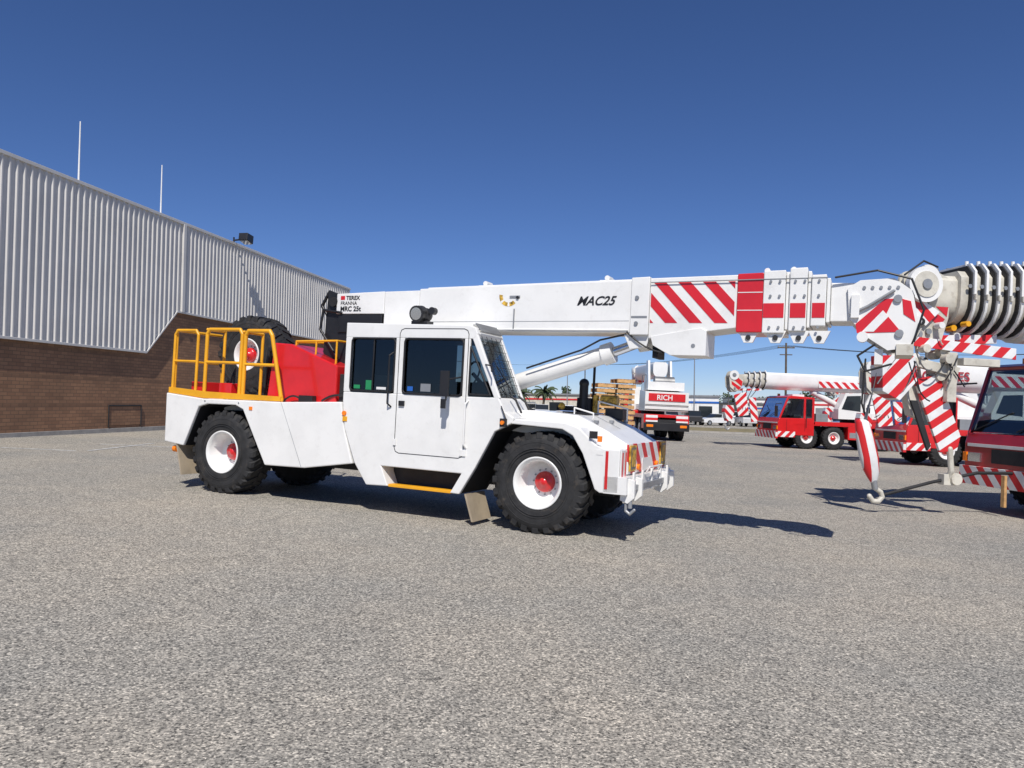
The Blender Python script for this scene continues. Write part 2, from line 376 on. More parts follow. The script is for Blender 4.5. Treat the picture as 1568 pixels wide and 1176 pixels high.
for i in range(5):
    y=.12+.16*i; b.cyl((-.655,y,1.94),(-1.055,y,2.84),.004,DARK,seg=5)
for i in range(7):
    z=2.0+.125*i; x=-.66-(z-1.94)*.444; b.cyl((x,.07,z),(x,.81,z),.004,DARK,seg=5)
b.cyl((-.66,.5,2.0),(-.82,.2,2.4),.008,BLACK,seg=5)
b.obj('windscreen_guard',cr)
b=B()
b.tube([(-2.53,-.01,2.55),(-2.56,-.07,2.5),(-2.56,-.07,1.75),(-2.53,-.01,1.7)],.014,BLACK)
b.tube([(-1.16,-.01,1.85),(-1.18,-.06,1.8),(-1.18,-.06,1.2),(-1.16,-.01,1.15)],.014,WHITE)
b.box(-2.38,-2.28,-.03,0,1.72,1.80,BLACK)
b.tube([(-1.30,-.01,2.2),(-1.42,-.22,2.15),(-1.42,-.22,1.85)],.014,BLACK); b.box(-1.52,-1.38,-.25,-.21,1.90,2.28,BLACK); b.box(-1.50,-1.42,-.24,-.21,1.72,1.86,BLACK)
b.tube([(-.9,.0,2.4),(-.72,-.15,2.38),(-.72,-.15,2.3)],.012,BLACK)
b.cyl((-3.42,-.02,1.55),(-3.42,0,1.55),.04,ORANGE); b.box(-3.45,-3.36,-.012,0,1.42,1.50,YEL)
b.box(-.60,-.50,-.05,.0,1.50,1.62,DARK); b.cyl((-.55,-.08,1.56),(-.55,-.05,1.56),.03,ORANGE)
b.box(-1.26,-1.16,-.02,0,1.02,1.12,WHITE); b.box(-2.45,-2.4,-.02,0,1.1,1.2,WHITE)
b.hose((-.60,-.02,1.80),(-.50,-.05,1.62),.0,.01,BLACK)
b.tube([(-.60,.3,1.95),(-.52,.3,1.90),(-.42,.3,1.72)],.018,BLACK); b.tube([(-.60,.6,1.95),(-.50,.6,1.88),(-.42,.6,1.76)],.018,BLACK)
b.obj('mirrors_and_handles',cr,.005)
b=B(); b.box(-2.52,-1.38,.02,.16,.445,.49,YEL); b.box(-2.52,-1.38,.16,.5,.44,.46,DARK); b.box(-2.62,-1.25,.3,.86,.47,.75,DARK); b.obj('entry_step',cr,.006)
b=B()
b.box(-2.26,-2.16,.018,.022,1.96,2.03,BLUE); b.box(-2.02,-1.84,.018,.022,1.96,2.08,GREY); b.box(-3.05,-2.94,.018,.022,1.95,2.10,GREEN); b.box(-3.28,-3.16,.018,.022,1.96,2.02,GREEN); b.box(-2.84,-2.66,.018,.022,1.96,2.0,WHITE)
b.obj('window_stickers',cr)
fend=[(-.44,1.55),(-.38,1.625),(.42,1.615),(.62,1.55),(.86,1.34),(1.0,1.29),(1.22,1.29),(1.22,.69),(.95,.68),(.88,.72),(.68,1.20),(.52,1.44),(.36,1.52)]
b=B(); b.prism(fend,0,.56,WHITE); b.prism(fend,Wd-.56,Wd,WHITE); b.obj('front_fenders',cr,.015)
hood=[(-.9,1.45),(-.9,1.74),(-.3,1.76),(.40,1.72),(.86,1.52),(1.20,1.33),(1.20,.9),(1.0,.9),(.8,1.3)]
b=B(); b.prism(hood,.50,Wd-.3,WHITE); b.box(-3.2,-.9,1.7,2.45,.75,1.62,WHITE); b.box(-3.1,-.7,1.7,2.4,1.63,1.70,GREY)
b.obj('front_hood',cr,.02)
b=B()
for i in range(9): b.box(.0+.045*i,.02+.045*i,.9,1.5,1.745-.003*i,1.765-.003*i,DARK)
b.box(-.5,-.2,1.9,2.1,1.77,1.85,DARK); b.tube([(.3,.62,1.74),(.3,.62,1.83),(.6,.62,1.76),(.6,.62,1.68)],.012,WHITE)
b.tube([(.2,2.0,1.75),(.2,2.0,1.95),(.7,2.0,1.85),(.7,2.0,1.65)],.014,WHITE)
for y in (.62,1.35,2.1): b.cyl((.65,y,1.615),(.65,y,1.66),.04,GREY,seg=10)
b.prism([(.42,1.722),(.84,1.54),(.84,1.545),(.42,1.727)],1.2,1.21,GREY)
b.box(-.75,-.6,.9,1.1,1.745,1.80,BLACK); b.ball((-.35,1.75,1.84),.06,AMBER)
b.obj('hood_details',cr)
b=B()
b.box(1.225,1.25,.30,2.44,.94,1.36,STR_B); b.box(1.223,1.24,.02,.28,.72,1.28,WHITE)
b.obj('chevron_panel',cr,.004)
b=B()
b.box(1.252,1.275,.34,.62,.98,1.34,AMBER); b.box(1.252,1.275,2.02,2.32,.98,1.36,AMBER)
b.box(1.276,1.28,.37,.59,1.01,1.31,STEEL); b.box(1.281,1.285,.40,.56,1.04,1.28,AMBER); b.box(1.276,1.28,2.05,2.29,1.01,1.33,STEEL); b.box(1.281,1.285,2.08,2.26,1.04,1.30,AMBER)
b.box(1.252,1.265,1.0,1.45,.96,1.14,WHITE)
for y in (.78,1.80): b.cyl((1.25,y,1.02),(1.29,y,1.02),.045,ORANGE,seg=12)
b.obj('reflector_plates',cr)
b=B()
b.box(1.0,1.33,.0,2.5,.68,.92,WHITE); b.box(1.33,1.37,.2,2.3,.72,.80,GREY)
for y in (.12,.5,1.95,2.36):
    b.prism([(1.25,.92),(1.42,.88),(1.42,.64),(1.33,.56),(1.22,.6)],y-.035,y+.035,WHITE)
b.cyl((1.36,.12,.50),(1.36,.12,.62),.03,GREY); b.tube([(1.30,.12,.56),(1.30,.12,.46),(1.36,.12,.42),(1.42,.12,.48)],.022,GREY)
for y in (.3,.75,1.25,1.75,2.2): b.box(1.33,1.36,y-.03,y+.03,.68,.98,WHITE)
b.tube([(1.36,.9,.95),(1.40,.9,1.02),(1.40,1.6,1.02),(1.36,1.6,.95)],.015,WHITE)
b.obj('front_bumper',cr,.012)
b=B(); b.box(1.02,1.06,-.006,0,.74,1.26,RED); b.box(.90,.96,-.03,0,1.38,1.46,ORANGE); b.box(.78,.88,-.03,.03,1.42,1.52,DARK); b.box(.88,.98,-.005,0,1.2,1.27,WHITE)
b.box(1.241,1.246,.06,.10,.75,1.25,RED); b.box(1.241,1.246,.2,.24,.75,1.25,RED)
b.obj('front_corner_markers',cr)
b=B()
b.add([(-1.16,.02,.46),(-1.16,.62,.46),(-1.02,.62,.06),(-1.02,.02,.06),(-1.13,.02,.46),(-1.13,.62,.46),(-.99,.62,.06),(-.99,.02,.06)],[(0,1,2,3),(4,5,6,7),(0,3,7,4),(1,2,6,5),(2,3,7,6)],FLAP)
b.add([(-7.18,.02,.80),(-7.18,.62,.80),(-7.02,.62,.25),(-7.02,.02,.25),(-7.15,.02,.8),(-7.15,.62,.8),(-6.99,.62,.25),(-6.99,.02,.25)],[(0,1,2,3),(4,5,6,7),(0,3,7,4),(1,2,6,5),(2,3,7,6)],FLAP)
b.obj('mud_flaps',cr)
b=B(); b.cyl((-7.3,.2,.72),(-7.3,.2,.85),.05,CHROME); b.cyl((-7.3,.1,.7),(-7.22,.1,.7),.06,ORANGE)
b.cyl((-4.75,-.001,1.66),(-4.25,-.001,.62),.004,GREY,seg=6); b.box(-5.45,-5.38,-.012,0,1.50,1.56,ORANGE)
for x in (-6.5,-5.7): b.cyl((x,-.008,1.61),(x,0,1.61),.015,GREY,seg=8)
b.obj('rear_lamp_and_seams',cr)
b=B()
b.prism([(-5.60,1.66),(-5.48,2.72),(-5.10,2.70),(-4.05,2.34),(-4.05,1.66)],.55,2.2,RED)
b.box(-6.95,-5.65,1.9,2.3,1.66,2.4,RED)
b.obj('engine_cover',cr,.03,3)
b=B()
b.tube([(-5.1,.7,2.76),(-4.2,.7,2.78),(-4.2,2.2,2.78),(-5.1,2.2,2.76)],.02,YEL)
for x,y in ((-5.1,.7),(-4.2,.7),(-4.65,.7),(-4.2,2.2)): b.cyl((x,y,2.3),(x,y,2.77),.018,YEL)
R_=.028
def rail(x0,x1,z0,z1,y,slant=0,r=R_):
    b.tube([(x0,y,z0),(x0,y,z1-.08),(x0+.06,y,z1),(x1-.06-slant,y,z1),(x1-slant,y,z1-.08),(x1,y,z0)],r,YEL)
    b.cyl((x0,y,(z0+z1)/2),(x1-slant*.5,y,(z0+z1)/2),r*.8,YEL)
rail(-7.42,-6.84,1.75,2.88,.08); rail(-6.62,-5.78,1.72,2.90,.08,0,.034); rail(-5.70,-4.82,1.70,2.88,.08,.28,.036)
rail(-7.42,-6.9,1.72,2.88,2.42); rail(-6.6,-5.8,1.72,2.88,2.42)
b.tube([(-7.42,.12,1.75),(-7.42,.12,2.88),(-7.42,2.38,2.88),(-7.42,2.38,1.75)],R_,YEL); b.cyl((-7.42,.12,2.32),(-7.42,2.38,2.32),R_*.8,YEL); b.cyl((-7.42,1.25,1.7),(-7.42,1.25,2.88),R_,YEL)
b.prism([(-7.46,1.725),(-6.57,1.66),(-4.80,1.68),(-4.80,1.76),(-6.57,1.78),(-7.46,1.83)],.03,.07,YEL)
b.tube([(-6.62,.08,2.9),(-6.62,.5,2.9),(-6.62,.5,1.75)],R_,YEL); b.tube([(-5.75,.08,2.86),(-5.75,.55,2.86),(-5.75,.55,1.75)],R_,YEL)
b.obj('guard_rails',cr)
wheel('spare_wheel',cr,(-6.60,1.02,2.52),.76,.58,.30,1,WHITE,RED,hubr=.14,dp=.14)
b=B(); b.box(-6.9,-6.2,1.1,1.55,1.66,1.85,DARK); b.box(-5.5,-4.1,.60,.8,1.66,1.78,BLACK)
b.box(-6.5,-6.2,.3,.55,1.66,1.95,RED); b.box(-7.3,-7.0,.4,.8,1.66,1.95,RED); b.cyl((-5.05,1.6,2.5),(-5.05,1.6,3.0),.05,DARK)
b.tube([(-6.0,.9,1.7),(-5.9,.9,2.6),(-5.6,.9,2.7)],.05,BLACK)
b.hose((-5.1,.45,1.68),(-4.7,.5,1.68),-.10,.02,BLACK); b.hose((-4.3,.5,1.72),(-3.7,.6,1.75),-.10,.022,BLACK); b.box(-4.75,-4.45,.42,.54,1.67,1.80,BLACK)
b.obj('deck_equipment',cr,.01)
b=B()
b.prism([(-4.35,1.6),(-4.7,2.6),(-4.65,3.72),(-4.30,3.60),(-3.75,2.6),(-3.6,1.6)],.95,1.02,BLACK)
b.prism([(-4.35,1.6),(-4.7,2.6),(-4.65,3.72),(-4.30,3.60),(-3.75,2.6),(-3.6,1.6)],1.58,1.65,BLACK)
b.box(-4.38,-3.44,.92,1.62,2.95,3.27,BLACK); b.cyl((-4.5,.9,3.5),(-4.5,1.7,3.5),.09,DARK)
b.tube([(-4.4,1.1,3.5),(-4.75,1.1,3.7),(-4.9,1.1,3.45),(-4.55,1.1,3.0),(-4.2,1.0,2.6)],.03,BLACK)
b.tube([(-4.4,1.3,3.4),(-4.8,1.3,3.55),(-4.85,1.3,3.2),(-4.3,1.2,2.8)],.03,BLACK)
b.tube([(-4.3,.9,3.3),(-4.7,.9,3.35),(-4.75,.9,3.0),(-4.3,.85,2.5)],.025,BLACK)
b.box(-4.02,-3.55,.6,.95,1.66,2.2,DARK)
b.obj('boom_pivot',cr,.01)
BY0,BY1=.92,1.60
b=B()
b.prism([(-4.43,3.28),(-4.43,3.64),(-3.41,3.67),(-3.41,3.28)],BY0,BY1,WHITE2)
b.prism([(-3.405,2.99),(-3.405,3.665),(-2.70,3.675),(-2.70,2.99)],BY0+.003,BY1-.003,WHITE2)
b.prism([(-2.695,2.99),(-2.695,3.70),(1.0,3.765),(1.0,2.985)],BY0,BY1,WHITE2)
b.prism([(-2.6,3.71),(1.0,3.77),(1.0,3.80),(-2.6,3.735)],BY0+.1,BY1-.1,WHITE2)
b.prism([(1.003,2.95),(1.003,3.80),(1.28,3.81),(1.28,2.95)],BY0-.03,BY1+.03,WHITE2)
b.prism([(1.283,2.90),(1.283,3.79),(2.53,3.81),(2.53,3.06)],BY0,BY1,WHITE2)
b.prism([(2.533,3.0),(2.533,3.82),(2.88,3.83),(2.88,3.0)],BY0-.02,BY1+.02,RED)
for (x0,x1,z0,z1) in ((2.883,3.22,2.99,3.85),(3.225,3.50,3.02,3.88),(3.505,3.74,3.09,3.78)):
    b.prism([(x0,z0),(x0,z1),(x1-.05,z1+.005),(x1-.05,z0)],BY0-.03,BY1+.03,WHITE2)
    b.prism([(x1-.045,z0+.05),(x1-.045,z1-.04),(x1,z1-.04),(x1,z0+.05)],BY0+.01,BY1-.01,WHITE2)
b.prism([(3.745,3.16),(3.745,3.68),(4.35,3.67),(4.35,3.16)],BY0+.06,BY1-.06,WHITE2)
b.obj('boom',cr,.012)
b=B()
y=BY0-.034
for (x0,x1) in ((2.89,3.16),(3.24,3.44),(3.52,3.68)): b.box(x0,x1,y-.002,y+.002,3.20,3.40,RED)
for x in (2.98,3.10,3.30,3.42,3.60):
    for z in (3.07,3.12+.38,3.70): b.cyl((x,y-.02,z),(x,y,z),.018,GREY,seg=8)
for x in (2.70,3.06,3.36,3.62): b.prism([(x-.14,3.03),(x+.14,3.03),(x+.06,2.86),(x-.06,2.86)],BY0+.02,BY0+.08,WHITE2); b.cyl((x,BY0-.0,2.93),(x,BY0+.10,2.93),.035,DARK)
for z in (3.30,3.55): b.box(2.54,2.875,BY0-.024,BY0-.021,z,z+.012,WHITE)
for z in (3.12,3.5): b.cyl((1.1,BY0-.05,z),(1.1,BY0-.03,z),.03,GREY,seg=10)
b.box(1.02,1.26,BY0-.036,BY0-.031,3.20,3.23,GREY)
for x in (-1.55,.55,2.9,3.25): b.box(x-.12,x+.12,1.1,1.3,3.72+x*.02,3.80+x*.02,WHITE2); b.cyl((x,1.1,3.83+x*.02),(x,1.3,3.83+x*.02),.04,WHITE2)
b.cyl((-2.4,BY0-.012,3.02),(.98,BY0-.012,3.02),.012,WHITE2,seg=6)
b.cyl((-2.68,BY0-.001,3.14),(.98,BY0-.001,3.16),.004,GREY,seg=6)
b.box(-.92,-.90,BY0-.02,BY0-.005,3.0,3.35,GREY)
b.hose((1.3,BY0-.03,3.72),(3.7,BY0-.03,3.74),.0,.008,GREY)
b.obj('boom_fittings',cr,.006)
def clipx(poly,xc,keep_gt):
    out=[]
    for i in range(len(poly)):
        a=poly[i];c=poly[(i+1)%len(poly)]
        ia=(a[0]>=xc) if keep_gt else (a[0]<=xc); ic=(c[0]>=xc) if keep_gt else (c[0]<=xc)
        if ia: out.append(a)
        if ia!=ic:
            t=(xc-a[0])/(c[0]-a[0]); out.append((xc,a[1]+t*(c[1]-a[1])))
    return out
b=B(); z0,z1=3.13,3.72
for i in range(-2,5):
    xa=1.34+.355*i; p=[(xa,z1),(xa+.18,z1),(xa+.18+.54,z0),(xa+.54,z0)]
    p=clipx(clipx(p,1.30,True),2.50,False)
    if len(p)>2: b.prism(p,BY0-.005,BY0-.002,RED)
b.obj('boom_stripes',cr)
b=B(); y=BY0-.004; cx,cz=-1.02,3.56
for i in range(12):
    t0=math.radians(160+i*13);t1=math.radians(160+(i+1)*13)
    q=[(cx+r*math.cos(t),y,cz+r*math.sin(t)) for r,t in ((.11,t0),(.17,t0),(.17,t1),(.11,t1))]
    b.quad(q,AMBER if i%4 else WHITE)
b.box(cx+.02,cx+.2,y-.012,y,cz-.03,cz+.0,GREY); b.cyl((cx+.16,y-.02,cz-.03),(cx+.16,y,cz-.03),.025,BLACK,seg=10); b.obj('boom_angle_indicator',cr)
text('boom_model_lettering',cr,'MAC25',(.14,BY0-.004,3.40),.19,BLACK,shear=.4,bold=.004)
text('boom_rear_lettering',cr,'TEREX',(-4.22,BY0-.004,3.53),.10,BLACK,bold=.002)
text('boom_rear_lettering_b',cr,'FRANNA',(-4.34,BY0-.004,3.44),.09,BLACK)
text('boom_rear_lettering_c',cr,'MRC 25t',(-4.34,BY0-.004,3.33),.12,BLACK,bold=.003)
b=B(); b.box(-4.34,-4.25,BY0-.004,BY0-.001,3.53,3.60,RED); b.obj('maker_badge',cr)
b=B()
b.cyl((-2.0,1.25,1.85),(.62,1.25,2.70),.135,WHITE2,seg=28); b.cyl((.50,1.25,2.66),(.66,1.25,2.715),.165,WHITE2,seg=28)
b.cyl((.6,1.25,2.69),(1.05,1.25,2.86),.075,CHROME,seg=20); b.cyl((1.08,.98,2.86),(1.08,1.52,2.86),.09,WHITE2)
b.prism([(.9,2.96),(1.3,2.96),(1.25,2.78),(1.0,2.74)],.96,1.03,WHITE2); b.prism([(.9,2.96),(1.3,2.96),(1.25,2.78),(1.0,2.74)],1.47,1.54,WHITE2)
b.tube([(-.7,1.05,2.42),(.2,1.05,2.72),(.5,1.05,2.88),(.9,1.05,2.97)],.016,BLACK)
b.prism([(1.32,2.93),(2.05,3.06),(2.13,3.02),(2.13,2.66),(1.62,2.66),(1.36,2.80)],.90,1.55,WHITE2)
b.box(1.34,1.42,.98,1.4,2.62,2.84,DARK); b.cyl((1.95,.895,2.8),(1.95,.90,2.8),.03,GREY)
for k in range(3): b.hose((.95,.93+.04*k,3.0),(1.5,.93+.04*k,2.7),.06,.014,BLACK)
b.obj('lift_cylinder',cr,.012)
b=B(); b.cyl((-2.35,.45,3.22),(-2.35,.30,3.20),.13,BLACK,seg=24); b.cyl((-2.35,.30,3.20),(-2.35,.29,3.199),.10,CHROME,seg=24); b.ball((-2.30,.5,3.2),.12,BLACK); b.box(-2.5,-2.2,.4,.6,3.02,3.1,BLACK)
b.cyl((-2.13,.4,3.26),(-2.13,.5,3.26),.06,BLACK)
b.box(-1.9,-1.2,.1,.8,2.985,3.02,WHITE)
for i in range(6): b.box(-1.15+.02*i,-1.14+.02*i,.08,.8,3.0-.02*i,3.03-.02*i,GREY)
b.obj('roof_worklight',cr,.01)
b=B()
b.cyl((-.12,2.15,1.72),(-.12,2.15,2.22),.075,BLACK); b.ball((-.12,2.15,2.24),.085,BLACK); b.box(.32,.62,2.0,2.3,1.66,1.84,BLACK); b.cyl((.22,2.1,1.97),(.5,2.1,1.97),.09,AMBER); b.cyl((.12,2.1,1.75),(.12,2.1,2.05),.05,AMBER)
b.cyl((.0,2.3,1.7),(.0,2.3,2.55),.022,DARK); b.box(-.22,-.02,2.1,2.3,1.72,2.0,DARK)
b.obj('air_cleaner_and_winch',cr,.01)
b=B()
hp=[(3.95,3.60),(4.10,3.70),(4.50,3.72),(4.72,3.55),(4.80,3.10),(4.70,2.82),(4.45,2.78),(4.20,2.95),(3.98,3.20)]
b.prism(hp,.93,.97,WHITE2); b.prism(hp,1.55,1.59,WHITE2)
for x,z,r in ((4.55,3.45,.2),(4.58,3.0,.2)): b.cyl((x,1.0,z),(x,1.52,z),r,DARK,seg=24); b.cyl((x,.90,z),(x,1.62,z),.05,GREY)
b.prism([(4.06,3.12),(4.40,3.45),(4.50,3.45),(4.42,3.25),(4.60,3.02),(4.08,3.0)],.923,.929,RED)
b.prism([(4.14,3.02),(4.28,3.02),(4.45,3.22),(4.38,3.30)],.919,.922,WHITE)
b.prism([(4.60,3.45),(4.70,3.42),(4.76,3.15),(4.62,3.25)],.923,.929,RED)
b.box(4.3,4.4,1.0,1.5,2.6,2.8,WHITE2); b.box(4.55,4.75,.9,1.6,2.72,2.86,CREAM)
b.tube([(3.8,.9,3.74),(4.3,.9,3.82),(4.7,.9,3.7),(4.85,.9,3.3),(4.75,.9,2.9)],.014,BLACK)
b.tube([(4.0,.9,3.25),(4.2,.9,3.35),(4.5,.9,3.55)],.02,GREY)
b.tube([(4.3,.9,2.85),(4.1,.9,2.7),(4.2,.9,2.5),(4.5,.9,2.6)],.014,BLACK)
for k in range(5): b.cyl((4.15+.1*k,.915,3.60),(4.15+.1*k,.93,3.60),.022,GREY,seg=8)
b.cyl((4.15,.9,2.95),(4.15,1.0,2.95),.07,WHITE2); b.box(4.0,4.1,.88,.93,3.2,3.5,WHITE2)
b.obj('boom_head',cr,.01)

# ---------------------------------------------------------------- all terrain crane generator
def sect(w,h,zc,n=10):
    pts=[(-w*.75,zc+h),(w*.75,zc+h),(w,zc+h*.75),(w,zc-h*.1)]
    for i in range(1,n): 
        t=math.pi*i/n; pts.append((w*math.cos(t),zc-h*.1-(h*.9)*math.sin(t)))
    pts.append((-w,zc-h*.1)); pts.append((-w,zc+h*.75)); return pts
def at_crane(name,x,y,ang,tip,zc,bw,bh,body,ncol=4,colsp=.32,nax=4,label=None,hook=True,Rw=.66,headlen=.8,shrink=.07,cabh=0,inner=(.97,.93),sleeve=0):
    r=empty(name,frame(x,y,ang)); W2=1.35; upper=WHITE
    axl={4:(-1.7,-3.3,-6.2,-7.8),3:(-1.7,-5.6,-7.2)}[nax]
    b=B(); b.box(-9.3,-.25,-.75,.75,.75,1.25,DARK); b.box(-9.3,-2.15,-W2,W2,1.38,1.55,body)
    for i,a in enumerate(axl):
        for s in (-1,1):
            y0,y1=(s*W2,s*(W2-.35)); y0,y1=min(y0,y1),max(y0,y1)
            b.prism([(a-.85,1.38),(a+.85,1.38),(a+.75,1.32),(a-.75,1.32)],y0,y1,body)
    for s in (-1,1):
        y0,y1=min(s*W2,s*(W2-.5)),max(s*W2,s*(W2-.5))
        b.box(-5.4 if nax==4 else -4.7,-4.1 if nax==4 else -2.6,y0,y1,.6,1.375,body); b.box(-9.3,-8.6,y0,y1,.7,1.375,body)
        b.box(-5.3 if nax==4 else -4.6,-4.2 if nax==4 else -2.7,s*W2-.01,s*W2+.01,.7,1.0,GREY)
        b.box(-2.9,-2.2,y0,y1,1.56,2.0,GREY)
    b.box(-9.45,-9.3,-W2,W2,.6,1.05,BLACK); b.box(-9.46,-9.44,-1.2,-.8,.8,.95,ORANGE);b.box(-9.46,-9.44,.8,1.2,.8,.95,ORANGE)
    for s in (-1,1): b.box(-9.47,-9.30,s*.9-.35,s*.9+.35,1.1,1.5,STR_C)
    b.obj('carrier',r,.02)
    for i,a in enumerate(axl):
        for s in (-1,1): wheel('wheel',r,(a,s*(W2-.02),Rw),Rw,.42,.33,-s,WHITE,RED,lugs=24,hubr=.15,seg=28,dp=.14,bolts=8)
    ch=cabh
    # cab: solid lower body, open glazed upper frame with an interior
    lo=[(-2.1,.75),(-2.1,1.72),(-.06,1.68),(0,1.45),(0,.62),(-.9,.62),(-1.0,.75)]
    b=B(); b.prism(lo,-W2,W2,body)
    b.prism([(-2.1,2.78+ch),(-2.1,2.88+ch),(-.72,2.94+ch),(-.50,2.87+ch),(-.54,2.78+ch)],-W2,W2,body)
    for s in (-1,1):
        y0,y1=min(s*W2,s*(W2-.07)),max(s*W2,s*(W2-.07))
        b.box(-2.1,-1.97,y0,y1,1.70,2.79+ch,body); b.box(-1.60,-1.48,y0,y1,1.70,2.79+ch,body)
        b.prism([(-.60,2.80+ch),(-.50,2.84+ch),(-.04,1.66),(-.15,1.66)],y0,y1,body)
    b.box(-2.1,-2.04,-W2+.07,W2-.07,1.70,2.79+ch,body)
    b.obj('driver_cab',r,.02,2)
    b=B()
    b.box(-2.03,-.12,-1.25,1.25,1.71,1.74,INT); b.prism([(-.55,1.74),(-.12,1.74),(-.2,1.95),(-.5,2.0)],-1.2,1.2,INT)
    for s in (-.7,.7): b.box(-1.6,-1.1,s-.25,s+.25,1.74,1.9,SEAT); b.prism([(-1.65,1.85),(-1.52,1.85),(-1.62,2.55),(-1.75,2.55)],s-.23,s+.23,SEAT)
    b.box(-2.0,-.6,-1.2,1.2,2.74+ch,2.77+ch,SEAT); b.box(-2.03,-2.0,-1.27,1.27,1.74,2.76+ch,INT)
    ring=[Vector((-.72+.1*math.cos(2*math.pi*i/14),.7+.22*math.sin(2*math.pi*i/14),2.1+.14*math.cos(2*math.pi*i/14))) for i in range(14)]; b.tube(ring,.018,INT,6,True)
    b.obj('cab_interior',r,.01)
    b=B()
    b.add([(-.525,-1.28,2.80+ch),(-.525,1.28,2.80+ch),(-.07,1.28,1.69),(-.07,-1.28,1.69)],[(0,1,2,3)],WGLASS)
    for s in (-1,1): b.add([(-2.0,s*(W2-.03),1.71),(-2.0,s*(W2-.03),2.79+ch),(-.58,s*(W2-.03),2.79+ch),(-.12,s*(W2-.03),1.69)],[(0,1,2,3)],WGLASS)
    b.obj('cab_glass',r)
    b=B()
    for s in (-1,1):
        b.tube([(-.2,s*1.3,2.5+ch),(.25,s*1.55,2.45+ch),(.25,s*1.55,1.9)],.02,BLACK); b.box(.18,.26,s*1.55-.12,s*1.55+.12,1.75,2.35,BLACK)
        b.box(-.02,.05,s*1.0-.18,s*1.0+.18,1.05,1.25,CHROME); b.box(0,.05,s*1.28-.06,s*1.28+.05,1.05,1.25,ORANGE)
        ry=s*W2
        b.tube([(-1.56,ry+s*.01,1.0),(-1.56,ry+s*.01,1.7)],.008,BLACK); b.tube([(-.5,ry+s*.01,1.0),(-.5,ry+s*.01,1.6)],.008,BLACK)
        b.tube([(-1.62,ry+s*.05,1.2),(-1.62,ry+s*.05,2.2)],.015,BLACK)
    b.box(0.0,.12,-W2,W2,.55,.95,STR_B); b.box(-1.0,.0,W2+.001,W2+.02,.64,.95,STR_A); b.box(-1.0,.0,-W2-.02,-W2-.001,.64,.95,STR_A)
    b.box(.0,.03,-.5,.5,1.05,1.35,DARK); b.tube([(-.05,-1.1,1.75),(-.20,-.2,2.15)],.015,BLACK); b.tube([(-.05,.1,1.75),(-.20,.9,2.15)],.015,BLACK)
    b.box(-.02,.012,-W2+.1,W2-.1,1.38,1.45,WHITE)
    b.cyl((-1.0,-.8,2.9+ch),(-1.0,-.8,3.08+ch),.08,ORANGE,seg=12); b.box(-1.9,-1.2,-.5,.5,2.9+ch,3.05+ch,WHITE)
    b.obj('bumper_and_mirrors',r,.01)
    b=B(); b.cyl((-5.2,0,1.5),(-5.2,0,1.8),.75,DARK,seg=28); b.box(-7.3,-4.3,-1.1,1.1,1.8,2.15,upper)
    for yy in (.62,-.75): b.prism([(-6.9,2.15),(-7.2,3.3),(-6.8,zc+bh+.1),(-6.3,zc+bh+.1),(-5.2,2.15)],yy,yy+.13,upper)
    b.prism([(-9.2,1.75),(-9.25,2.9),(-7.4,3.0),(-7.3,1.75)],-1.3,1.3,upper); b.box(-9.27,-9.2,-1.1,1.1,2.35,2.8,body); b.box(-8.9,-7.4,-1.1,1.1,3.0,3.5,upper)
    b.box(-9.275,-9.262,-1.3,1.3,1.80,1.86,DARK); b.box(-9.275,-9.262,-1.3,1.3,2.1,2.14,DARK)
    b.cyl((-8.2,-.6,3.5),(-8.2,.6,3.5),.35,STEEL,seg=24)
    b.prism([(-5.0,1.75),(-5.0,3.25),(-3.9,3.2),(-3.5,2.3),(-3.5,1.75)],.80,1.35,upper)
    b.prism([(-4.8,2.2),(-4.8,3.1),(-3.98,3.05),(-3.68,2.3)],1.35,1.362,DGLASS)
    b.cyl((-5.0,0,2.1),(-2.6,0,zc-bh-.02),.17,upper,seg=20)
    b.tube([(-8.8,1.2,3.0),(-8.8,1.2,3.9),(-7.5,1.2,3.9),(-7.5,1.2,3.0)],.025,GREY)
    b.obj('superstructure',r,.02)
    b=B(); xe=tip-headlen-colsp*ncol
    b.prismx(sect(bw,bh,zc),-7.0,xe,WHITE2,True)
    if sleeve: b.prismx(sect(bw+sleeve,bh+sleeve,zc),xe-.55,xe-.10,WHITE2,True)
    for i in range(ncol):
        k=1-shrink*(i+1); x0=xe+colsp*i
        b.prismx(sect(bw*k*inner[0],bh*k*inner[1],zc),x0,x0+colsp,CREAM,True)
        kk=1-shrink*i
        b.prismx(sect(bw*kk+.05,bh*kk+.05,zc),x0-.0,x0+.05,WHITE2,True)
        b.prismx(sect(bw*kk+.0,bh*kk+.0,zc),x0+.053,x0+.085,DARK,True)
        b.cyl((x0+.03,-bw*kk,zc+bh*kk+.02),(x0+.03,-bw*kk,zc+bh*kk+.12),.03,GREY); b.cyl((x0+.03,bw*kk*.6,zc+bh*kk+.02),(x0+.03,bw*kk*.6,zc+bh*kk+.11),.035,WHITE2)
        b.box(x0+.0,x0+.06,-bw*kk-.1,-bw*kk,zc-.1,zc+.1,CREAM); b.box(x0,x0+.05,bw*kk,bw*kk+.09,zc-.06,zc+.06,CREAM)
        b.cyl((x0+.12,bw*kk*.99,zc+bh*.3),(x0+.12,bw*kk*.99+.03,zc+bh*.3),.04,GREY,seg=10)
    b.prismx(sect(bw*.62,bh*.62,zc),xe+colsp*ncol,tip-.25,CREAM,True)
    b.obj('telescopic_boom',r,.006)
    if label: 
        text('boom_lettering',r,label,(xe-.1,bw+.06,zc-.15),.55,DRED,rot=(math.pi/2,0,math.pi),bold=.01)
    b=B(); x1=tip
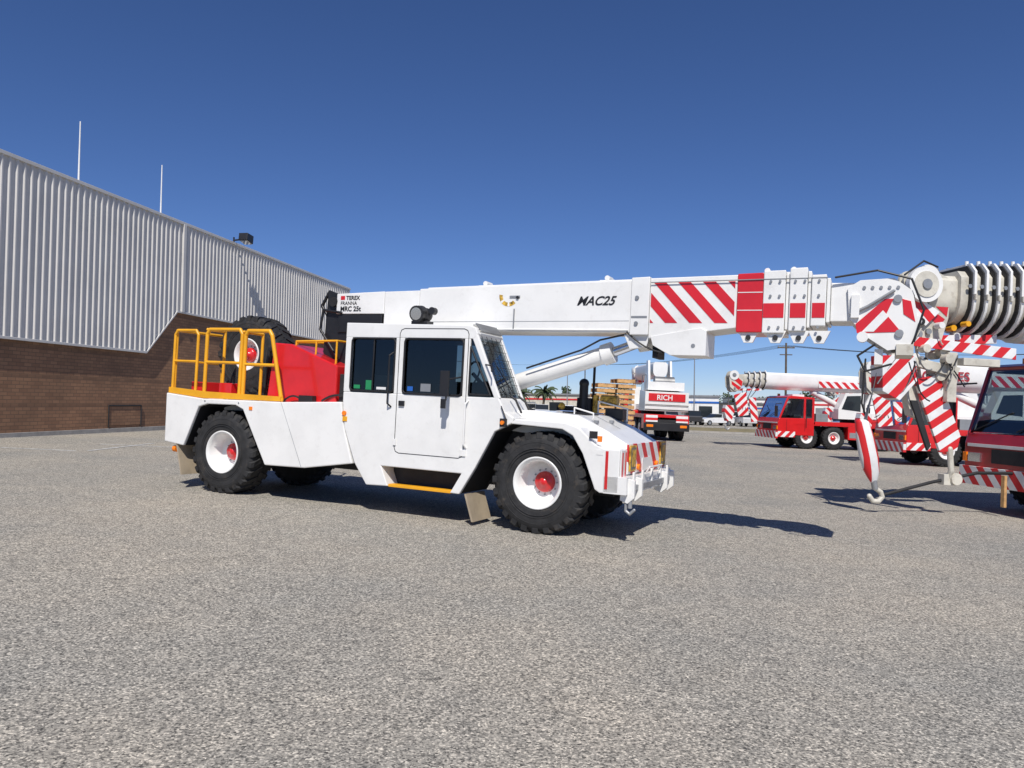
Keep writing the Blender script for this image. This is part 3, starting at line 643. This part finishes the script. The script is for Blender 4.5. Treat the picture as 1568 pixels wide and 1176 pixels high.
    hp=[(x1-.75,zc+bh*.5),(x1-.35,zc+bh*.75),(x1-.05,zc+bh*.75),(x1+.08,zc+.1),(x1+.02,zc-bh*.9),(x1-.25,zc-bh*1.35),(x1-.55,zc-bh*1.3),(x1-.7,zc-bh*.6)]
    for yy in (-.34,.30): b.prism(hp,yy,yy+.04,CREAM)
    for (sx,sz,sr) in ((x1-.2,zc+bh*.5,.24),(x1-.25,zc-bh*1.0,.24)):
        for k in range(4): b.cyl((sx,-.25+.15*k,sz),(sx,-.19+.15*k,sz),sr,CREAM,seg=24)
        b.cyl((sx,-.4,sz),(sx,.4,sz),.06,GREY)
    b.cyl((x1-.2,.35,zc+bh*.5),(x1-.2,.38,zc+bh*.5),.27,WHITE2,seg=24); b.cyl((x1-.2,.38,zc+bh*.5),(x1-.2,.385,zc+bh*.5),.12,GREY,seg=24)
    b.prism([(x1-.70,zc-.1),(x1-.1,zc+.35),(x1-.1,zc+.05),(x1-.66,zc-.4)],.345,.35,RED); b.prism([(x1-.62,zc-.45),(x1-.05,zc-.1),(x1-.08,zc-.3),(x1-.5,zc-.6)],.345,.35,RED)
    b.prism([(x1-1.9,zc-bh*.95),(x1-.1,zc-bh*1.1),(x1-.1,zc-bh*1.35),(x1-1.9,zc-bh*1.2)],-.2,.2,STR_A)
    if hook:
        b.box(xe-5.6,xe-3.1,bw+.004,bw+.05,zc-bh*.55,zc+bh*.2,STR_D)
        b.prism([(x1-.9,zc-bh-.2),(x1-.2,zc-bh-.4),(x1-.5,zc-bh-1.6),(x1-1.1,zc-bh-1.5)],.36,.44,STR_A)
        b.prism([(x1-1.5,zc-bh-.5),(x1-1.1,zc-bh-.5),(x1-1.3,zc-bh-1.9),(x1-1.7,zc-bh-1.8)],.3,.38,STR_D)
        for k in range(4): b.hose((x1-1.6+.3*k,.3,zc-bh),(x1-.3-.2*k,.45,zc-bh-1.2),.15,.02,BLACK)
    b.obj('boom_head',r,.01)
    if hook:
        b=B(); hx=x1-.05; zt=zc-bh*1.3; zb_=zt-1.0
        for k in range(4): b.cyl((hx-.1+.06*k,-.2+.13*k,zc-bh),(hx-.05+.03*k,-.2+.13*k,zb_),.014,STEEL,seg=6)
        b.prism([(hx-.22,zb_+.15),(hx+.22,zb_+.15),(hx+.30,zb_-.2),(hx+.12,zb_-.75),(hx-.12,zb_-.75),(hx-.30,zb_-.2)],-.22,.22,STR_D)
        b.cyl((hx,0,zb_-.75),(hx,0,zb_-.95),.05,GREY)
        b.tube([(hx,0,zb_-.9),(hx+.13,0,zb_-1.02),(hx+.13,0,zb_-1.16),(hx,0,zb_-1.24),(hx-.12,0,zb_-1.15)],.045,GREY)
        b.obj('hook_block',r,.015)
    return r
fg=at_crane('truck_mounted_crane',10.40,16.1,math.radians(187),2.45,4.42,.62,.72,DRED,ncol=6,colsp=.25,nax=4,hook=False,Rw=.7,headlen=.85,shrink=.02,cabh=.30,inner=(.88,.86),sleeve=.10)
b=B()
b.prism([(2.42,2.72),(1.90,2.85),(1.38,1.62),(1.45,1.32),(1.82,1.28)],.25,.32,STR_E)
b.prism([(3.25,3.16),(2.55,3.18),(2.48,2.70),(2.85,2.28),(3.22,2.45)],.1,.5,STR_A)
b.prism([(2.3,2.6),(2.65,2.9),(2.4,2.0),(2.1,1.9)],.0,.2,CREAM)
b.prism([(2.55,2.3),(2.40,2.3),(2.08,1.4),(2.15,1.3)],.34,.40,DARK)
b.cyl((2.9,.2,4.2),(2.95,.2,3.1),.02,STEEL); b.cyl((2.7,.2,4.1),(2.85,.2,3.1),.02,STEEL); b.cyl((2.4,.2,3.8),(2.2,.2,2.6),.03,CREAM); b.cyl((2.15,.2,3.8),(2.05,.2,2.7),.03,CREAM)
b.tube([(2.6,.4,4.6),(3.1,.4,3.9),(2.9,.4,3.1)],.02,DARK); b.tube([(2.1,.45,5.0),(2.4,.45,5.1),(2.8,.45,4.8)],.02,DARK)
b.tube([(3.3,.0,3.1),(3.35,.0,2.2),(3.2,0,1.8)],.02,DARK)
hb=[(0,.08),(.04,.14),(.35,.185),(.75,.20),(1.02,.16),(1.18,.10),(1.27,.05)]
vs=[];fs=[]
for o,rr in hb:
    for j in range(20):
        t=2*math.pi*j/20; vs.append((3.46-o*.24+rr*math.cos(t),.2+rr*.7*math.sin(t),1.87-o))
for i in range(len(hb)-1):
    for j in range(20): fs.append((i*20+j,i*20+(j+1)%20,(i+1)*20+(j+1)%20,(i+1)*20+j))
b.add(vs,fs,stripes('hook_stripes',(.97,0,-.24),.27,.38),True)
b.cyl((3.16,.2,.66),(3.12,.2,.48),.06,GREY)
b.tube([(3.12,.2,.50),(3.0,.2,.43),(2.96,.2,.33),(3.04,.2,.24),(3.16,.2,.24),(3.24,.2,.34)],.05,CREAM)
b.tube([(2.95,.2,.37),(1.9,.2,.66),(.9,.2,.88),(.12,.2,.9)],.035,DARK); b.box(1.45,1.7,.1,.3,.62,.84,CREAM); b.box(.3,.36,.2,.3,.2,.85,WOOD)
b.tube([(1.6,.3,1.35),(1.55,.3,.9),(1.55,.25,.75)],.06,CREAM); b.cyl((1.45,.15,.75),(1.45,.35,.75),.12,CREAM)
for k in range(4): b.cyl((3.0+.06*k,.12+.06*k,3.1),(3.38,.15+.03*k,1.87),.013,STEEL,seg=6)
b.obj('hook_blocks',fg,.01)
b=B(); rnd=random.Random(3)
for k in range(38):
    x=rnd.uniform(1.4,3.0); z=rnd.uniform(3.1,4.0) if k%3 else rnd.uniform(2.8,3.4); r_=rnd.uniform(.03,.11); yy=rnd.uniform(.1,.5)
    b.cyl((x,yy-.1,z),(x,yy+.08,z),r_,[CREAM,GREY,WHITE2,CREAM,DARK,YEL][k%6] if r_<.08 else [CREAM,WHITE2][k%2],seg=12)
for k in range(16):
    x=rnd.uniform(1.4,2.8); z=rnd.uniform(2.9,3.9); b.hose((x,.5,z),(x+rnd.uniform(-.5,.6),.48,z-rnd.uniform(.1,.8)),rnd.uniform(-.1,.2),.016,[BLACK,STEEL,CREAM][k%3])
b.cyl((2.4,.42,4.62),(2.4,.55,4.62),.36,WHITE2,seg=32); b.cyl((2.4,.55,4.62),(2.4,.57,4.62),.26,CREAM,seg=32); b.cyl((2.4,.57,4.62),(2.4,.60,4.62),.10,GREY,seg=20)
b.box(2.4,3.25,-.1,.35,3.55,3.70,CREAM); b.prism([(.3,3.45),(3.0,3.6),(3.0,3.42),(.3,3.22)],.40,.44,STR_A); b.prism([(2.0,4.1),(2.6,4.45),(2.65,4.1),(2.3,3.8)],.40,.43,STR_D)
b.prism([(1.5,3.0),(3.0,3.25),(3.0,3.1),(1.6,2.8)],.30,.42,CREAM); b.box(1.6,1.8,.2,.45,2.3,3.3,CREAM); b.box(.7,1.5,.3,.5,3.05,3.2,CREAM)
b.obj('boom_tip_fittings',fg,.01)
at_crane('truck_mounted_crane',16.2,33,math.radians(181),1.2,3.75,.55,.62,RED,ncol=4,nax=4,label='CRANES',hook=True)
at_crane('truck_mounted_crane',14.6,44,math.radians(186),2.4,3.75,.42,.48,RED,ncol=4,nax=4,hook=True)
rc=at_crane('truck_mounted_crane',9.0,55,math.radians(91),1.2,4.3,.45,.5,RED,ncol=3,nax=4,hook=False)
text('counterweight_lettering',rc,'RICH',(-9.28,.62,2.42),.42,WHITE,rot=(math.pi/2,0,-math.pi/2),bold=.006)
at_crane('truck_mounted_crane',22.5,50,math.radians(178),2.0,3.9,.45,.5,RED,ncol=4,nax=3,hook=True)

# ---------------------------------------------------------------- timber stack
r=empty('timber_pallet_stack',frame(3.85,30,.15)); b=B()
for row in range(2):
    x0=-.75+.8*row
    for i in range(14 if row==0 else 15):
        z=.2*i; j=random.uniform(-.03,.03)
        for k in range(5): b.box(x0+j+.15*k,x0+j+.15*k+.11,-.5,.5,z+.14,z+.16,WOOD)
        for yy in (-.5,-.05,.4): b.box(x0+j,x0+j+.71,yy,yy+.1,z+.02,z+.135,WOOD)
b.obj('pallets',r)
# ---------------------------------------------------------------- parked cars (far)
cols=[(.6,.6,.6),(.75,.75,.75),(.05,.07,.12),(.35,.36,.38),(.45,.03,.03),(.03,.03,.035),(.7,.7,.68),(.12,.2,.4)]
cm=[paint('car_paint_%d'%i,c,.25,.05,coat=.6) for i,c in enumerate(cols)]
def car(x,y,ang,mat,kind):
    r=empty('parked_car',frame(x,y,ang)); b=B()
    if kind==0: body=[(-2.2,.35),(-2.25,.85),(-2.1,1.0),(-1.2,1.03),(.9,.98),(2.0,.85),(2.2,.65),(2.2,.35)]; top=[(-1.7,1.0),(-1.1,1.42),(.2,1.45),(1.0,.98)]
    else: body=[(-2.3,.45),(-2.35,1.0),(-2.25,1.15),(1.1,1.1),(2.1,1.0),(2.3,.8),(2.3,.45)]; top=[(-2.2,1.12),(-1.95,1.72),(.3,1.75),(1.15,1.08)]
    b.prism(body,-.88,.88,mat); b.prism(top,-.74,.74,DGLASS)
    zt=top[1][1]; b.box(top[1][0]-.05,top[2][0]+.05,-.72,.72,zt-.02,zt+.05,mat)
    for xx in (-.5,): b.prism([(xx-.06,1.0),(xx-.04,zt),(xx+.04,zt),(xx+.06,1.0)],-.76,.76,mat)
    for xx in (-1.4,1.4):
        for s in (-1,1): b.cyl((xx,s*.9,.33),(xx,s*.7,.33),.33,RUBBER,seg=18); b.cyl((xx,s*.905,.33),(xx,s*.88,.33),.2,GREY,seg=12)
    b.box(2.18,2.24,-.8,-.5,.6,.75,CHROME); b.box(2.18,2.24,.5,.8,.6,.75,CHROME)
    b.obj('body',r,.05)
xx=0.5
while xx<46:
    car(xx,96+random.uniform(-1,1),math.radians(random.choice([92,268,88,200])),random.choice(cm),random.choice([0,1,1]))
    xx+=random.uniform(2.5,3.6)
xx=2
while xx<50:
    car(xx,110+random.uniform(-2,2),math.radians(random.choice([0,180,90])),random.choice(cm),random.choice([0,1]))
    xx+=random.uniform(4.2,6.5)
def shed(x0,x1,y,h,mat,dep=15,doors=3,roof=GREY):
    r=empty('distant_warehouse',Matrix.Translation((x0,y,gz((x0+x1)/2)))); b=B(); w=x1-x0
    b.box(0,w,0,dep,-1,h,mat); b.box(-.3,w+.3,-.3,dep,h,h+.25,roof)
    b.obj('walls',r)
    b=B()
    for i in range(doors): 
        c=w*(i+.5)/doors; b.box(c-w/doors*.25,c+w/doors*.25,-.06,-.01,0,h*.6,DGLASS if i%2 else GREY)
    b.box(0,w,-.08,-.02,h*.72,h*.8,BLUE if w<20 else RED)
    b.obj('doors_and_sign',r)
shed(26,35,130,4.0,WHITE,doors=2); shed(-10,22,150,3.6,CREAM,doors=6); shed(48,75,160,4.2,WHITE,doors=4); shed(40,46,135,3,CREAM,doors=1)
# ---------------------------------------------------------------- trees
def leafmat():
    m,nt,b=newmat('foliage'); co=objco(nt)
    c=ramp(nt,noise(nt,co,1.2,4,.7),[(.3,(.022,.04,.016)),(.5,(.05,.075,.03)),(.7,(.09,.11,.05))])
    nt.links.new(c,b.inputs['Base Color']); b.inputs['Roughness'].default_value=.8; return m
LEAF=leafmat(); BARK=paint('bark',(.12,.09,.06),.9,.3)
def leafclump(b,c,r,n,s):
    for _ in range(n):
        d=Vector((random.gauss(0,1),random.gauss(0,1),random.gauss(0,1))).normalized()*r*random.random()**.4
        p=Vector(c)+Vector((d.x,d.y,d.z*.7)); u=Vector((random.uniform(-1,1),random.uniform(-1,1),random.uniform(-1,1))).normalized(); w=u.orthogonal().normalized()
        b.quad([p-u*s,p-w*s*.6,p+u*s,p+w*s*.6],LEAF)
b=B()
x=-30
while x<170:
    y=random.uniform(165,205); h=random.uniform(3.5,6.4)*(1.3 if random.random()<.2 else 1)
    b.cyl((x,y,-1),(x,y,h*.6),.2,BARK,.1,6)
    for k in range(5): leafclump(b,(x+random.uniform(-2.2,2.2),y+random.uniform(-1.5,1.5),gz(x)+h*random.uniform(.45,.9)),random.uniform(1.0,1.9),60,.35)
    x+=random.uniform(2.5,5)
b.obj('distant_trees')
def palm(x,y,h):
    r=empty('palm_tree',Matrix.Translation((x,y,gz(x)))); b=B()
    pts=[(0,0,0),(.1,0,h*.4),(.25,0,h*.75),(.3,0,h)]
    for i in range(3): b.cyl(pts[i],pts[i+1],.24-.04*i,BARK,.2-.04*i,10)
    b.obj('trunk',r); b=B(); c=Vector((.3,0,h))
    for i in range(34):
        a=random.uniform(0,6.28); el=random.uniform(-.3,1.2); L=random.uniform(1.6,2.3); p=c.copy(); d=Vector((math.cos(a)*math.cos(el),math.sin(a)*math.cos(el),math.sin(el)))
        for s in range(7):
            q=p+d*L/7; sd=d.cross(Vector((0,0,1))).normalized()*(.34*(1-s/8))
            b.quad([p,p+sd+Vector((0,0,-.18))+d*.1,q+sd*.8+Vector((0,0,-.2))+d*.1,q],LEAF); b.quad([p,p-sd+Vector((0,0,-.18))+d*.1,q-sd*.8+Vector((0,0,-.2))+d*.1,q],LEAF)
            p=q; d=(d+Vector((0,0,-.22))).normalized()
    b.obj('fronds',r)
palm(4.6,115,3.6); palm(1.2,125,3.2)
# ---------------------------------------------------------------- poles and wires
def pole(x,y,h):
    r=empty('power_pole',Matrix.Translation((x,y,gz(x)))); b=B(); b.cyl((0,0,0),(0,0,h),.16,BARK,.12,10); b.box(-1.1,1.1,-.08,.08,h-.7,h-.55,BARK); b.box(-.8,.8,-.07,.07,h-1.6,h-1.48,BARK)
    for i in (-1,-.35,.35,1): b.cyl((i,0,h-.55),(i,0,h-.35),.06,GREY,seg=8)
    b.obj('pole',r)
pp=[(35.6,100,10.9),(75,100,10.9),(18,190,12.5),(-25,190,12.5)]
for p in pp: pole(*p)
r=empty('overhead_wires'); b=B()
def wire(a,c,sag):
    pts=[Vector(a).lerp(Vector(c),i/16) for i in range(17)]
    for i,p in enumerate(pts): p.z-=sag*4*(i/16)*(1-i/16)
    for p,q in zip(pts,pts[1:]): b.cyl(p,q,.022,DARK,seg=4,caps=False)
for o in (-1,-.35,.35,1):
    wire((35.6+o,100,gz(35)+10.55),(75+o,100,gz(75)+10.55),.8); wire((35.6+o,100,gz(35)+10.55),(18+o,190,gz(18)+12.1),1.0); wire((18+o,190,gz(18)+12.1),(-25+o,190,gz(-25)+12.1),1.0)
b.obj('wires',r)
def lamp(x,y,h):
    r=empty('street_lamp',Matrix.Translation((x,y,gz(x)))); b=B(); b.cyl((0,0,0),(0,0,h),.10,GREY,.06,10); b.tube([(0,0,h),(.5,0,h+.2),(1.3,0,h+.25)],.04,GREY); b.box(1.1,1.8,-.12,.12,h+.18,h+.3,GREY); b.obj('pole',r)
lamp(23.7,100,8.9); lamp(9,125,9)

# ---------------------------------------------------------------- light
EL=math.radians(50); dx,dy=-.03,1.0
l=math.hypot(dx,dy); ld=Vector((dx/l*math.cos(EL),dy/l*math.cos(EL),-math.sin(EL)))
s=bpy.data.lights.new('sun','SUN'); s.energy=4.7; s.angle=math.radians(.5); s.color=(1,.955,.89)
so=bpy.data.objects.new('sun',s); scene.collection.objects.link(so); so.rotation_euler=ld.to_track_quat('-Z','Y').to_euler()
w=bpy.data.worlds.new('World'); scene.world=w; w.use_nodes=True; nt=w.node_tree; bg=nt.nodes['Background']
sky=N(nt,'ShaderNodeTexSky'); sky.sky_type='NISHITA'; sky.sun_disc=False; sky.sun_elevation=EL; sky.sun_rotation=math.radians(179); sky.altitude=2500; sky.air_density=1.0; sky.dust_density=.0; sky.ozone_density=4.0
hs=N(nt,'ShaderNodeHueSaturation'); hs.inputs['Saturation'].default_value=1.06; hs.inputs['Value'].default_value=1
tn=mixc(nt,1,sky.outputs[0],(.80,.84,1.05),'MULTIPLY')
nt.links.new(tn,hs.inputs['Color']); nt.links.new(hs.outputs[0],bg.inputs['Color']); bg.inputs['Strength'].default_value=.088
# ---------------------------------------------------------------- camera
c=bpy.data.cameras.new('camera'); c.sensor_width=36; c.lens=36*1178/1568; c.clip_end=5000; c.clip_start=.05
co=bpy.data.objects.new('camera',c); scene.collection.objects.link(co)
Rm=(Matrix.Rotation(math.radians(91.33),4,'X')@Matrix.Rotation(math.radians(1.0),4,'Z')); Rm.translation=Vector((0,0,1.87)); co.matrix_world=Rm
scene.camera=co
scene.view_settings.view_transform='Standard'; scene.view_settings.look='None'; scene.view_settings.exposure=0
